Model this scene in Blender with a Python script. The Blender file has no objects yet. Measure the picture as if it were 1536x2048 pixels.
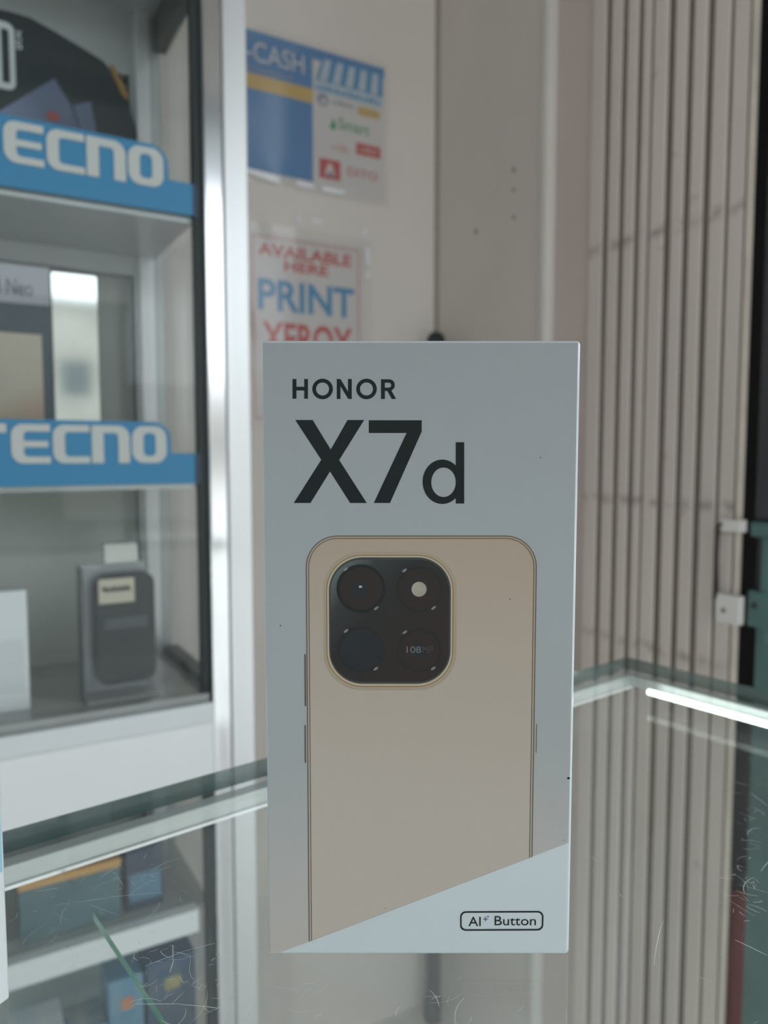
import bpy, bmesh, math, random
from mathutils import Vector, Matrix
random.seed(7)
sc = bpy.context.scene
COL = sc.collection

# ------------------------------------------------------------------ camera
FPX = 1510.0                       # focal length in pixels of the 1536 x 2048 frame
PITCH = math.atan(114 / FPX)       # looking a little down
ZC = 1.0461                        # lens height; the counter top is at 0.90
cd = bpy.data.cameras.new('camera'); cam = bpy.data.objects.new('camera', cd); COL.objects.link(cam)
cam.location = (0, 0, ZC); cam.rotation_euler = (math.pi / 2 - PITCH, 0, 0)
cd.sensor_fit = 'VERTICAL'; cd.sensor_height = 36.0; cd.sensor_width = 27.0
cd.lens = FPX / 2048 * 36.0; cd.clip_start = 0.01; cd.clip_end = 200
cd.dof.use_dof = True; cd.dof.focus_distance = 0.211; cd.dof.aperture_fstop = cd.lens / 2.1
sc.camera = cam

# ------------------------------------------------------------------ world, light, exposure
w = bpy.data.worlds.new('overcast_sky'); sc.world = w; w.use_nodes = True
bg = w.node_tree.nodes['Background']
bg.inputs[0].default_value = (0.90, 0.96, 1.0, 1); bg.inputs[1].default_value = 3.0
sc.view_settings.view_transform = 'Standard'; sc.view_settings.look = 'None'
sc.view_settings.gamma = 1.0; sc.view_settings.use_curve_mapping = False
sc.view_settings.exposure = -0.45
sc.cycles.transparent_max_bounces = 32; sc.cycles.max_bounces = 12
sc.cycles.diffuse_bounces = 6; sc.cycles.glossy_bounces = 6
ROOM = math.radians(30)            # the shop stands turned by 30 degrees to the lens
R30 = Matrix.Rotation(ROOM, 4, 'Z')
CE, SE = math.cos(ROOM), math.sin(ROOM)
def world(u, v, z=0): return Vector((u * CE - v * SE, u * SE + v * CE, z))
pl = bpy.data.lights.new('daylight_portal', 'AREA'); pl.shape = 'RECTANGLE'; pl.size = 4.4; pl.size_y = 2.5
po = bpy.data.objects.new('daylight_portal', pl); COL.objects.link(po)
po.location = world(-0.6, -1.25, 1.25); po.rotation_euler = (math.pi / 2, 0, ROOM)
pl.cycles.is_portal = True
pl2 = bpy.data.lights.new('side_daylight_portal', 'AREA'); pl2.shape = 'RECTANGLE'; pl2.size = 1.72; pl2.size_y = 2.75
po2 = bpy.data.objects.new('side_daylight_portal', pl2); COL.objects.link(po2)
po2.location = world(1.36, -0.35, 1.375); po2.rotation_euler = (math.pi / 2, 0, ROOM + math.pi / 2); pl2.cycles.is_portal = True

# ------------------------------------------------------------------ picking points on real planes
SP, CP = math.sin(PITCH), math.cos(PITCH)
def ray(px, py):
    a = (px - 768) / FPX; b = (1024 - py) / FPX
    return a, CP + b * SP, -SP + b * CP
def uv(x, y): return x * CE + y * SE, -x * SE + y * CE
def hv(px, py, v):
    x, y, z = ray(px, py); a, b = uv(x, y); t = v / b; return a * t, ZC + z * t
def hu(px, py, u):
    x, y, z = ray(px, py); a, b = uv(x, y); t = u / a; return b * t, ZC + z * t
def hz(px, py, zz):
    x, y, z = ray(px, py); t = (zz - ZC) / z; return x * t, y * t
YB = 0.2108
def hb(px, py):
    x, y, z = ray(px, py); t = YB / y; return x * t, ZC + z * t

# ------------------------------------------------------------------ materials
MATS = {}
def mat(name, col, rough=0.5, metal=0.0, coat=0.0, var=0.0, vscale=8.0, bump=0.0, bscale=60.0, emit=None, spec=0.5, stretch=None, dark=None):
    if name in MATS: return MATS[name]
    m = bpy.data.materials.new(name); m.use_nodes = True; nt = m.node_tree; b = nt.nodes['Principled BSDF']
    b.inputs['Base Color'].default_value = (*col, 1); b.inputs['Roughness'].default_value = rough
    b.inputs['Metallic'].default_value = metal; b.inputs['Coat Weight'].default_value = coat
    b.inputs['Coat Roughness'].default_value = 0.08; b.inputs['Specular IOR Level'].default_value = spec
    tc = nt.nodes.new('ShaderNodeTexCoord'); mp = nt.nodes.new('ShaderNodeMapping')
    nt.links.new(tc.outputs['Object'], mp.inputs[0])
    if stretch: mp.inputs['Scale'].default_value = stretch
    if var > 0:
        n = nt.nodes.new('ShaderNodeTexNoise'); n.inputs['Scale'].default_value = vscale; n.inputs['Detail'].default_value = 5
        nt.links.new(mp.outputs[0], n.inputs['Vector'])
        r = nt.nodes.new('ShaderNodeValToRGB'); r.color_ramp.elements[0].position = 0.3; r.color_ramp.elements[1].position = 0.7
        lo = dark if dark else tuple(c * (1 - var) for c in col)
        r.color_ramp.elements[0].color = (*lo, 1); r.color_ramp.elements[1].color = (*[min(1, c * (1 + var * 0.5)) for c in col], 1)
        nt.links.new(n.outputs['Fac'], r.inputs[0]); nt.links.new(r.outputs[0], b.inputs['Base Color'])
    if bump > 0:
        n = nt.nodes.new('ShaderNodeTexNoise'); n.inputs['Scale'].default_value = bscale; n.inputs['Detail'].default_value = 3
        nt.links.new(mp.outputs[0], n.inputs['Vector'])
        k = nt.nodes.new('ShaderNodeBump'); k.inputs['Strength'].default_value = bump; k.inputs['Distance'].default_value = 0.002
        nt.links.new(n.outputs['Fac'], k.inputs['Height']); nt.links.new(k.outputs[0], b.inputs['Normal'])
    if emit:
        b.inputs['Emission Color'].default_value = (*emit[0], 1); b.inputs['Emission Strength'].default_value = emit[1]
    MATS[name] = m; return m
def ramp_mat(name, stops, axis, lo, hi, rough=0.4, coat=0.0, tilt=None):
    """colour print running along an object axis (a printed gradient)"""
    m = bpy.data.materials.new(name); m.use_nodes = True; nt = m.node_tree; b = nt.nodes['Principled BSDF']
    tc = nt.nodes.new('ShaderNodeTexCoord'); d = nt.nodes.new('ShaderNodeVectorMath'); d.operation = 'DOT_PRODUCT'
    d.inputs[1].default_value = axis; nt.links.new(tc.outputs['Object'], d.inputs[0])
    mr = nt.nodes.new('ShaderNodeMapRange'); mr.inputs['From Min'].default_value = lo; mr.inputs['From Max'].default_value = hi
    nt.links.new(d.outputs['Value'], mr.inputs['Value'])
    r = nt.nodes.new('ShaderNodeValToRGB'); e = r.color_ramp.elements
    while len(e) < len(stops): e.new(0.5)
    for i, (p_, c) in enumerate(stops): e[i].position = p_; e[i].color = (*c, 1)
    nt.links.new(mr.outputs[0], r.inputs[0]); nt.links.new(r.outputs[0], b.inputs['Base Color'])
    b.inputs['Roughness'].default_value = rough; b.inputs['Coat Weight'].default_value = coat; b.inputs['Coat Roughness'].default_value = 0.1
    b.inputs['Specular IOR Level'].default_value = 0.2
    MATS[name] = m; return m
def glass(name, tint=(0.93, 0.97, 0.95), f0=0.04, rough=0.0, haze=0.0, kr=1.0):
    m = bpy.data.materials.new(name); m.use_nodes = True; nt = m.node_tree; N = nt.nodes; L = nt.links
    N.remove(N['Principled BSDF']); out = N['Material Output']
    g = N.new('ShaderNodeNewGeometry'); d = N.new('ShaderNodeVectorMath'); d.operation = 'DOT_PRODUCT'
    L.new(g.outputs['Normal'], d.inputs[0]); L.new(g.outputs['Incoming'], d.inputs[1])
    a = N.new('ShaderNodeMath'); a.operation = 'ABSOLUTE'; L.new(d.outputs['Value'], a.inputs[0])
    s = N.new('ShaderNodeMath'); s.operation = 'SUBTRACT'; s.inputs[0].default_value = 1; L.new(a.outputs[0], s.inputs[1])
    p_ = N.new('ShaderNodeMath'); p_.operation = 'POWER'; p_.inputs[1].default_value = 5; L.new(s.outputs[0], p_.inputs[0])
    k = N.new('ShaderNodeMath'); k.operation = 'MULTIPLY_ADD'; k.inputs[1].default_value = 1 - f0; k.inputs[2].default_value = f0; L.new(p_.outputs[0], k.inputs[0])
    t = N.new('ShaderNodeBsdfTransparent'); t.inputs[0].default_value = (*tint, 1)
    gl = N.new('ShaderNodeBsdfGlossy'); gl.inputs['Roughness'].default_value = rough; gl.inputs[0].default_value = (1, 1, 1, 1)
    k2 = N.new('ShaderNodeMath'); k2.operation = 'MULTIPLY'; k2.inputs[1].default_value = kr; L.new(k.outputs[0], k2.inputs[0])
    mx = N.new('ShaderNodeMixShader'); L.new(k2.outputs[0], mx.inputs[0]); L.new(t.outputs[0], mx.inputs[1]); L.new(gl.outputs[0], mx.inputs[2])
    last = mx
    if haze > 0:
        df = N.new('ShaderNodeBsdfDiffuse'); df.inputs[0].default_value = (0.75, 0.82, 0.80, 1)
        m2 = N.new('ShaderNodeMixShader'); m2.inputs[0].default_value = haze
        L.new(mx.outputs[0], m2.inputs[1]); L.new(df.outputs[0], m2.inputs[2]); last = m2
    L.new(last.outputs[0], out.inputs[0]); MATS[name] = m; return m

wall_m = mat('cream_wall_paint', (0.74, 0.695, 0.655), 0.6, var=0.05, vscale=3, bump=0.12, bscale=40)
panel_m = mat('beige_panel_paint', (0.66, 0.61, 0.56), 0.5, var=0.05, vscale=4, bump=0.06, bscale=30)
jamb_m = mat('jamb_paint', (0.60, 0.51, 0.475), 0.45, var=0.08, vscale=3)
trim_m = mat('trim_paint', (0.72, 0.69, 0.65), 0.4, var=0.05)
slat_m = mat('shutter_paint', (0.74, 0.66, 0.61), 0.42, var=0.13, vscale=5, stretch=(1, 1, 0.25), bump=0.1, bscale=25)
dark_m = mat('dark_recess_shade', (0.05, 0.05, 0.05), 0.6, var=0.2)  # shade of the gap and the bolt hole put into the colour
groove_m = mat('gap_grime_and_shade', (0.20, 0.165, 0.145), 0.6, var=0.2)  # grime and the shade of grooves and holes put into the colour
white_m = mat('white_enamel', (0.78, 0.76, 0.73), 0.35, var=0.06, vscale=20)
teal_m = mat('teal_gate_paint', (0.10, 0.20, 0.185), 0.4, var=0.2, vscale=12)
char_m = mat('charcoal_gate_paint', (0.055, 0.058, 0.064), 0.45, var=0.25, vscale=6)
alu_m = mat('satin_aluminium', (0.70, 0.72, 0.73), 0.34, metal=0.85, var=0.03, vscale=4, stretch=(60, 60, 1))
alub_m = mat('bright_aluminium', (0.92, 0.93, 0.95), 0.13, metal=1.0, var=0.03, vscale=4, stretch=(60, 60, 1))
alud_m = mat('dull_aluminium', (0.42, 0.45, 0.45), 0.4, metal=0.6, var=0.08, vscale=6)
fascia_m = mat('white_aluminium_sheet', (0.74, 0.77, 0.79), 0.38, metal=0.25, var=0.03, vscale=3)
seal_m = mat('black_rubber_seal', (0.018, 0.026, 0.028), 0.5)
back_m = mat('grey_green_cabinet_back', (0.42, 0.455, 0.43), 0.3, var=0.12, vscale=5)
shelf_m = mat('cabinet_shelf_laminate', (0.34, 0.37, 0.37), 0.25, var=0.08, vscale=8)
blue_m = mat('blue_sign_plastic', (0.027, 0.195, 0.37), 0.42)
letter_m = mat('white_sign_letter', (0.46, 0.49, 0.475), 0.5)
ceil_m = mat('ceiling_paint', (0.36, 0.35, 0.33), 0.7, var=0.04)
floor_m = mat('white_tile_floor', (0.70, 0.68, 0.65), 0.35, var=0.1, vscale=3)
street_m = mat('concrete_street', (0.62, 0.60, 0.57), 0.8, var=0.1, vscale=1)
facade_m = mat('pale_facade', (0.42, 0.41, 0.37), 0.8, var=0.25, vscale=0.6)
dark_glass_m = mat('dark_window', (0.10, 0.12, 0.13), 0.2)
roof_m = mat('grey_roof', (0.30, 0.28, 0.26), 0.7)
pane_g = glass('cabinet_pane_glass', (0.985, 0.993, 0.989), kr=0.6)
front_g = glass('coated_front_glass', (0.98, 0.99, 0.985), f0=0.022, kr=0.6)
top_g = glass('counter_glass', (0.975, 0.992, 0.985), haze=0.02)
edge_g = mat('green_glass_edge', (0.055, 0.10, 0.092), 0.12, coat=0.4)
film_m = glass('clear_laminate', (0.97, 0.97, 0.97), f0=0.05, rough=0.12)
red_ink = mat('red_print', (0.56, 0.12, 0.12), 0.5)
blue_ink = mat('sky_blue_print', (0.10, 0.30, 0.52), 0.5)
pblue_ink = mat('poster_blue_print', (0.12, 0.265, 0.50), 0.5)
pale_ink = mat('pale_blue_print', (0.50, 0.58, 0.66), 0.5)
yel_ink = mat('ochre_print', (0.60, 0.43, 0.17), 0.5)
grn_ink = mat('green_print', (0.06, 0.33, 0.14), 0.5)
grey_ink = mat('grey_print', (0.30, 0.32, 0.38), 0.5)
pink_ink = mat('faded_pink_print', (0.62, 0.42, 0.38), 0.5)
paper_m = mat('white_paper', (0.66, 0.64, 0.63), 0.5)
ink_m = mat('black_ink', (0.010, 0.014, 0.015), 0.6, spec=0.15)
led_m = mat('led_strip', (0.9, 1.0, 0.96), 0.4, emit=((0.90, 1.0, 0.96), 8.0))
scratch_m = mat('glass_scratch', (0.75, 0.82, 0.80), 0.5)

# ------------------------------------------------------------------ builders
def tag(o, label=None, cat=None, group=None, kind=None):
    if label: o['label'] = label
    if cat: o['category'] = cat
    if group: o['group'] = group
    if kind: o['kind'] = kind
    return o
def thing(name, label, cat, loc=(0, 0, 0), rotz=0.0, group=None):
    o = bpy.data.objects.new(name, None); COL.objects.link(o); o.empty_display_size = 0.02
    o.location = loc; o.rotation_euler = (0, 0, rotz); return tag(o, label, cat, group)
def link(name, me, m, parent=None, smooth=False):
    o = bpy.data.objects.new(name, me); COL.objects.link(o)
    if m is not None and not me.materials: me.materials.append(m)
    if smooth:
        for p_ in me.polygons: p_.use_smooth = True
    if parent: o.parent = parent
    return o
def bm_obj(name, bm, m, parent=None, smooth=False):
    bmesh.ops.recalc_face_normals(bm, faces=bm.faces)
    me = bpy.data.meshes.new(name); bm.to_mesh(me); bm.free(); return link(name, me, m, parent, smooth)
def add_box(bm, x0, x1, y0, y1, z0, z1, bevel=0.0, seg=2):
    r = bmesh.ops.create_cube(bm, size=1.0)['verts']
    for v in r:
        v.co = Vector((x0 if v.co.x < 0 else x1, y0 if v.co.y < 0 else y1, z0 if v.co.z < 0 else z1))
    if bevel > 0:
        es = list({e for v in r for e in v.link_edges})
        bmesh.ops.bevel(bm, geom=es, offset=bevel, segments=seg, affect='EDGES', profile=0.5)
def box(name, x0, x1, y0, y1, z0, z1, m, parent=None, bevel=0.0, seg=2):
    bm = bmesh.new(); add_box(bm, x0, x1, y0, y1, z0, z1, bevel, seg); return bm_obj(name, bm, m, parent)
def prism(name, pts, z0, z1, m, parent=None, smooth=False):
    bm = bmesh.new(); a = [bm.verts.new((x, y, z0)) for x, y in pts]; b = [bm.verts.new((x, y, z1)) for x, y in pts]; n = len(pts)
    bm.faces.new(a[::-1]); bm.faces.new(b)
    for i in range(n): bm.faces.new((a[i], a[(i + 1) % n], b[(i + 1) % n], b[i]))
    return bm_obj(name, bm, m, parent, smooth)
def lathe(name, prof, m, parent=None, seg=32, loc=(0, 0, 0)):
    bm = bmesh.new(); rings = []
    for r, z in prof:
        rings.append([bm.verts.new((loc[0] + r * math.cos(2 * math.pi * i / seg), loc[1] + r * math.sin(2 * math.pi * i / seg), loc[2] + z)) for i in range(seg)])
    for a, b in zip(rings, rings[1:]):
        for i in range(seg): bm.faces.new((a[i], a[(i + 1) % seg], b[(i + 1) % seg], b[i]))
    bm.faces.new(rings[0][::-1]); bm.faces.new(rings[-1]); return bm_obj(name, bm, m, parent, True)
def tube(name, pts, r, m, parent=None, seg=10):
    bm = bmesh.new(); rings = []; P = [Vector(p_) for p_ in pts]
    for i, p_ in enumerate(P):
        t = ((P[min(i + 1, len(P) - 1)] - P[max(i - 1, 0)])).normalized()
        a = t.orthogonal().normalized() if i == 0 else (rings_a - t * rings_a.dot(t)).normalized()
        rings_a = a; b = t.cross(a)
        rings.append([bm.verts.new(p_ + (a * math.cos(2 * math.pi * k / seg) + b * math.sin(2 * math.pi * k / seg)) * r) for k in range(seg)])
    for A, B in zip(rings, rings[1:]):
        for k in range(seg): bm.faces.new((A[k], A[(k + 1) % seg], B[(k + 1) % seg], B[k]))
    bm.faces.new(rings[0][::-1]); bm.faces.new(rings[-1]); return bm_obj(name, bm, m, parent, True)
# flat shapes: outlines (with holes) in metres -> sheet of the given thickness, x -> local x, y -> local z, facing -y
def curve_mesh(cu):
    o = bpy.data.objects.new('tmp', cu); COL.objects.link(o); bpy.context.view_layer.update()
    me = bpy.data.meshes.new_from_object(o.evaluated_get(bpy.context.evaluated_depsgraph_get()))
    bpy.data.objects.remove(o); bpy.data.curves.remove(cu); return me
def place(me, k, dx, dz, y, facing):
    for v in me.vertices:
        a, b, c = v.co.x * k + dx, v.co.y * k + dz, v.co.z * k
        v.co = (a, y - c, b) if facing == 'front' else (y - c, -a, b)
    me.materials.clear(); return me
def sheet(name, loops, m, parent, y=0.0, depth=0.0001, facing='front'):
    cu = bpy.data.curves.new('c', 'CURVE'); cu.dimensions = '2D'; cu.fill_mode = 'BOTH'; cu.extrude = depth * 500
    for lp in loops:
        s = cu.splines.new('POLY'); s.points.add(len(lp) - 1); s.use_cyclic_u = True
        for q, (a, b) in zip(s.points, lp): q.co = (a * 1000, b * 1000, 0, 1)
    return link(name, place(curve_mesh(cu), 0.001, 0, 0, y, facing), m, parent)
def text(name, body, x0, x1, z0, z1, m, parent, y=0.0, depth=0.0001, bold=0.0, facing='front', space=1.0, shear=0.0):
    cu = bpy.data.curves.new('t', 'FONT'); cu.body = body; cu.size = 10; cu.extrude = 0.01; cu.offset = bold; cu.space_character = space; cu.shear = shear
    cu.resolution_u = 6
    me = curve_mesh(cu)
    xs = [v.co.x for v in me.vertices]; ys = [v.co.y for v in me.vertices]; ax, bx, ay, by = min(xs), max(xs), min(ys), max(ys)
    for v in me.vertices:
        a = x0 + (v.co.x - ax) / (bx - ax) * (x1 - x0); b = z0 + (v.co.y - ay) / (by - ay) * (z1 - z0); c = depth / 2 * (1 if v.co.z > 0 else -1)
        v.co = (a, y - c, b) if facing == 'front' else (y - c, -a, b)
    me.materials.clear(); return link(name, me, m, parent)
def rr(x0, x1, z0, z1, r, n=8):
    """rounded rectangle; r a number or (bl, br, tr, tl)"""
    r = (r,) * 4 if not isinstance(r, tuple) else r; out = []
    for (cx, cz, q, a0) in ((x0, z0, r[0], 180), (x1, z0, r[1], 270), (x1, z1, r[2], 0), (x0, z1, r[3], 90)):
        sx = 1 if cx == x0 else -1; sz = 1 if cz == z0 else -1
        if q <= 0: out.append((cx, cz)); continue
        for i in range(n + 1):
            a = math.radians(a0 + 90 * i / n); out.append((cx + sx * q + q * math.cos(a), cz + sz * q + q * math.sin(a)))
    return out
def circ(cx, cz, rx, rz=None, n=40): 
    rz = rz or rx; return [(cx + rx * math.cos(2 * math.pi * i / n), cz + rz * math.sin(2 * math.pi * i / n)) for i in range(n)]
def quad(x0, x1, z0, z1): return [(x0, z0), (x1, z0), (x1, z1), (x0, z1)]
def struct(o): o['kind'] = 'structure'; return o
def room(o): o.rotation_euler.z = ROOM; return o

# ------------------------------------------------------------------ the setting (room frame: x along the cabinet front, y towards the back wall)
UW = hv(875, 300, 1.15)[0]         # the right wall
VW = 1.15                          # the back wall
room(struct(box('floor', -2.4, UW + 0.6, -1.2, VW, -0.05, 0.0, floor_m)))
room(struct(box('ceiling', -2.4, UW + 0.6, -1.2, VW, 2.75, 2.80, ceil_m)))
room(struct(box('wall_back', -2.4, UW + 0.6, VW, VW + 0.1, 0.0, 2.75, wall_m)))
room(struct(box('wall_left', -2.5, -2.4, -1.2, VW, 0.0, 2.75, wall_m)))
room(struct(box('street', -25, 25, -40, -1.2, -0.15, -0.02, street_m)))
room(struct(box('wall_sky_blocker', -2.4, UW + 0.6, -1.22, -1.2, 2.28, 2.80, ceil_m)))  # unseen board added to stop sky light leaking in above the awning
room(struct(box('awning', -2.4, UW + 0.6, -1.9, -1.2, 2.28, 2.36, mat('awning_sheet', (0.30, 0.34, 0.36), 0.6))))
for (a_, b_, h_) in ((-25, -8, 5.2), (-8, -1.5, 3.6), (-1.5, 2.6, 7.0), (2.6, 6.4, 6.8), (6.4, 14, 3.7), (14, 25, 4.6)):
    hs_ = room(struct(box('wall_street', a_, b_, -31, -30, -0.02, h_, facade_m)))
    n_ = max(1, int((b_ - a_) / 2.0))
    for k in range(n_):
        x_ = a_ + (k + 0.5) * (b_ - a_) / n_
        for zz in (0.9, 3.4):
            if zz + 1.3 < h_: box('window', x_ - 0.5, x_ + 0.5, -30.0, -29.95, zz, zz + 1.3, dark_glass_m, hs_)
    box('roof', a_ - 0.1, b_ + 0.1, -31.2, -29.7, h_, h_ + 0.2, roof_m, hs_)
# right wall: plain panel, rounded jamb trim, jamb strip, shutter bay, doorway
vj0, vj1 = 0.8742, 0.8532
wr = room(struct(box('wall_right', UW, UW + 0.08, vj0, VW, 0.0, 2.75, panel_m)))
room(struct(prism('trim_1', [(UW - 0.004 + 0.0, vj0 + 0.001)] + [(UW - 0.006 * math.sin(a) - 0.002, vj1 + (vj0 - vj1) * 0.5 * (1 + math.cos(a))) for a in [math.pi * i / 10 for i in range(11)]] + [(UW + 0.05, vj1), (UW + 0.05, vj0 + 0.001)], 0.0, 2.75, trim_m)))
room(struct(box('trim_2', UW + 0.006, UW + 0.07, 0.778, vj1, 0.0, 2.75, jamb_m)))
room(struct(box('wall_recess', UW + 0.125, UW + 0.14, 0.40, 0.80, 0.0, 2.75, dark_m)))  # dark panel standing in for the unlit space behind the gap
room(struct(box('wall_right_end', UW + 0.16, UW + 0.60, 0.46, 0.54, 0.0, 2.75, wall_m)))
room(struct(box('street_right', UW + 0.6, 25, -1.2, 30, -0.15, -0.02, street_m)))
room(struct(box('wall_street_right', 26, 27, -30, 30, -0.02, 4.2, facade_m)))
room(struct(prism('trim_3', [(UW - 0.006, VW), (UW - 0.002, VW - 0.0025), (UW, VW - 0.006), (UW, VW)], 0.0, 2.75, mat('dark_corner_joint', (0.30, 0.275, 0.25), 0.6))))
# anchor holes in the plain panel
for (px, py, r) in ((1028, 340, 0.0035), (1028, 380, 0.003), (1028, 435, 0.003), (952, 463, 0.004)):
    v, z = hu(px, py, UW)
    sheet('anchor_hole', [circ(-v, z, r, n=14)], groove_m, wr, y=UW - 0.0004, depth=0.0006, facing='side')

# ------------------------------------------------------------------ folding shutter
def scuffs(m):
    """two smeared scuff lines across the slats, left by things rubbing along them, and rusty specks"""
    nt = m.node_tree; N = nt.nodes; Lk = nt.links; b = N['Principled BSDF']
    src = b.inputs['Base Color'].links[0].from_socket
    tc = N.new('ShaderNodeTexCoord'); sx = N.new('ShaderNodeSeparateXYZ'); Lk.new(tc.outputs['Object'], sx.inputs[0])
    nz = N.new('ShaderNodeTexNoise'); nz.inputs['Scale'].default_value = 45; nz.inputs['Detail'].default_value = 3; Lk.new(tc.outputs['Object'], nz.inputs['Vector'])
    col = src
    for z0, wd in ((1.322, 0.012), (0.987, 0.010), (0.80, 0.010)):
        d = N.new('ShaderNodeMath'); d.operation = 'SUBTRACT'; d.inputs[1].default_value = z0; Lk.new(sx.outputs['Z'], d.inputs[0])
        a = N.new('ShaderNodeMath'); a.operation = 'ABSOLUTE'; Lk.new(d.outputs[0], a.inputs[0])
        r = N.new('ShaderNodeMapRange'); r.inputs['From Min'].default_value = wd; r.inputs['From Max'].default_value = 0.0; r.inputs['To Max'].default_value = 1.0; Lk.new(a.outputs[0], r.inputs['Value'])
        q = N.new('ShaderNodeMapRange'); q.inputs['From Min'].default_value = 0.42; q.inputs['From Max'].default_value = 0.62; q.inputs['To Max'].default_value = 0.55; Lk.new(nz.outputs['Fac'], q.inputs['Value'])
        k = N.new('ShaderNodeMath'); k.operation = 'MULTIPLY'; Lk.new(r.outputs[0], k.inputs[0]); Lk.new(q.outputs[0], k.inputs[1])
        mx = N.new('ShaderNodeMix'); mx.data_type = 'RGBA'; Lk.new(k.outputs[0], mx.inputs['Factor']); Lk.new(col, mx.inputs['A']); mx.inputs['B'].default_value = (0.16, 0.12, 0.10, 1); col = mx.outputs['Result']
    n2 = N.new('ShaderNodeTexNoise'); n2.inputs['Scale'].default_value = 28; n2.inputs['Detail'].default_value = 2; Lk.new(tc.outputs['Object'], n2.inputs['Vector'])
    q = N.new('ShaderNodeMapRange'); q.inputs['From Min'].default_value = 0.70; q.inputs['From Max'].default_value = 0.78; q.inputs['To Max'].default_value = 0.5; Lk.new(n2.outputs['Fac'], q.inputs['Value'])
    mx = N.new('ShaderNodeMix'); mx.data_type = 'RGBA'; Lk.new(q.outputs[0], mx.inputs['Factor']); Lk.new(col, mx.inputs['A']); mx.inputs['B'].default_value = (0.22, 0.13, 0.08, 1)
    Lk.new(mx.outputs['Result'], b.inputs['Base Color'])
scuffs(slat_m)
sh = thing('folding_shutter', 'cream painted folding steel shutter with narrow vertical slats beside the plain wall', 'shutter', world(UW, 0.66, 0), ROOM)
def loc_v(v): return v - 0.66
bounds = [0.7785, 0.745, 0.717, 0.6919, 0.6747, 0.6432, 0.6163, 0.5893, 0.5640, 0.5405]
prof_off = [0.000, 0.001, -0.001, 0.001, -0.001, 0.001, -0.001, 0.001, 0.0]
for i in range(9):
    a, b = loc_v(bounds[i]), loc_v(bounds[i + 1]); o_ = prof_off[i]
    g = (0.008, 0.008, 0.007, 0.0035, 0.009, 0.008, 0.008, 0.0035, 0.003)[i]
    # sheet steel slat: flat face with rolled edges
    e = b + g; a0 = a - 0.0004
    pts = [(0.0030, a0), (o_ * 0.3 - 0.0002, a0 - 0.0006), (o_ * 0.3 - 0.0009, a0 - 0.0022), (o_ * 0.3 - 0.0009, e + 0.0022), (o_ * 0.3 - 0.0002, e + 0.0006), (0.0030, e)]
    prism('slat', pts, 0.03, 2.62, slat_m, sh)
box('backing_sheet', 0.0012, 0.0045, loc_v(0.5405), loc_v(0.7785), 0.02, 2.64, groove_m, sh)  # set nearly flush; its dark colour stands in for shade between slats
box('end_bar', -0.0025, 0.0045, loc_v(0.5405) - 0.0065, loc_v(0.5405) - 0.0005, 0.03, 2.62, mat('worn_cream_edge', (0.72, 0.64, 0.56), 0.35, var=0.15, vscale=20), sh, bevel=0.001)
box('bottom_rail', -0.006, 0.006, loc_v(0.5405), loc_v(0.7785), 0.0, 0.03, slat_m, sh, bevel=0.002)
box('top_rail', -0.012, 0.03, loc_v(0.53), loc_v(0.7785), 2.62, 2.70, slat_m, sh, bevel=0.002)
# bent strap handle with screw plate
vA, zA_ = hu(1492, 1040, UW); vB, zB_ = hu(1442, 1240, UW); zm = hu(1465, 1188, UW)[1]; zt = hu(1470, 1062, UW)[1]; vR = hu(1446, 1100, UW)[0]
hp = bpy.data.objects.new('handle', None)
hd = box('handle', -0.012, -0.0085, loc_v(vA) - 0.002, loc_v(vR) - 0.004, zt, zA_, white_m, sh, bevel=0.001)
hd['label'] = 'white enamelled strap handle'
tube('grip_rod', [(-0.010, loc_v(vR) - 0.006, zA_ - 0.005), (-0.011, loc_v(vR) - 0.002, zA_ - 0.009), (-0.011, loc_v(vR), zA_ - 0.02), (-0.011, loc_v(vR) + 0.0005, (zA_ + zm) / 2), (-0.009, loc_v(vR), zm - 0.006)], 0.0028, mat('shaded_rod_dark', (0.06, 0.05, 0.045), 0.5, metal=0.4), hd)  # the rod's dark colour is painted shade; the handle itself is white
bm = bmesh.new(); add_box(bm, -0.011, -0.001, loc_v(vA) - 0.003, loc_v(vB), zB_, zm, 0.0012); bm_obj('screw_plate', bm, white_m, hd)
sheet('screw_hole', [circ(-loc_v((vA + vB) / 2 + 0.003), (zB_ + zm) / 2 - 0.002, 0.0028, n=16)], groove_m, hd, y=-0.0114, depth=0.0006, facing='side')
box('handle_post', -0.009, -0.001, loc_v(vA) - 0.002, loc_v(vA) + 0.004, zt, zA_, white_m, hd)

# ------------------------------------------------------------------ doorway right of the shutter
gt = thing('steel_gate', 'dark steel gate with teal lower panel and teal latch at the right edge', 'gate', world(UW + 0.0, 0.48, 0), ROOM)
def gv(v): return v - 0.48
box('upper_panel', 0.004, 0.03, gv(0.43), gv(0.5200), hu(1525, 1040, UW)[1], 2.62, char_m, gt, bevel=0.002)
ztl = hu(1525, 1235, UW)[1]; zmid = hu(1525, 1040, UW)[1]
box('lower_panel', 0.002, 0.03, gv(0.43), gv(0.513), 0.03, ztl, teal_m, gt, bevel=0.002)
box('mid_panel', 0.010, 0.03, gv(0.43), gv(0.5190), ztl, zmid, char_m, gt)
lt = box('latch', -0.002, 0.006, gv(0.44), gv(0.521), hu(1525, 1075, UW)[1], hu(1525, 1045, UW)[1], teal_m, gt, bevel=0.002)
box('latch_upright', 0.0, 0.010, gv(0.497), gv(0.5085), ztl - 0.03, hu(1525, 1075, UW)[1], teal_m, lt, bevel=0.002)
prism('latch_plate', [(-0.002, gv(0.44)), (-0.002, gv(0.520)), (0.006, gv(0.520)), (0.006, gv(0.44))], ztl - 0.012, hu(1525, 1185, UW)[1], teal_m, lt)
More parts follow.
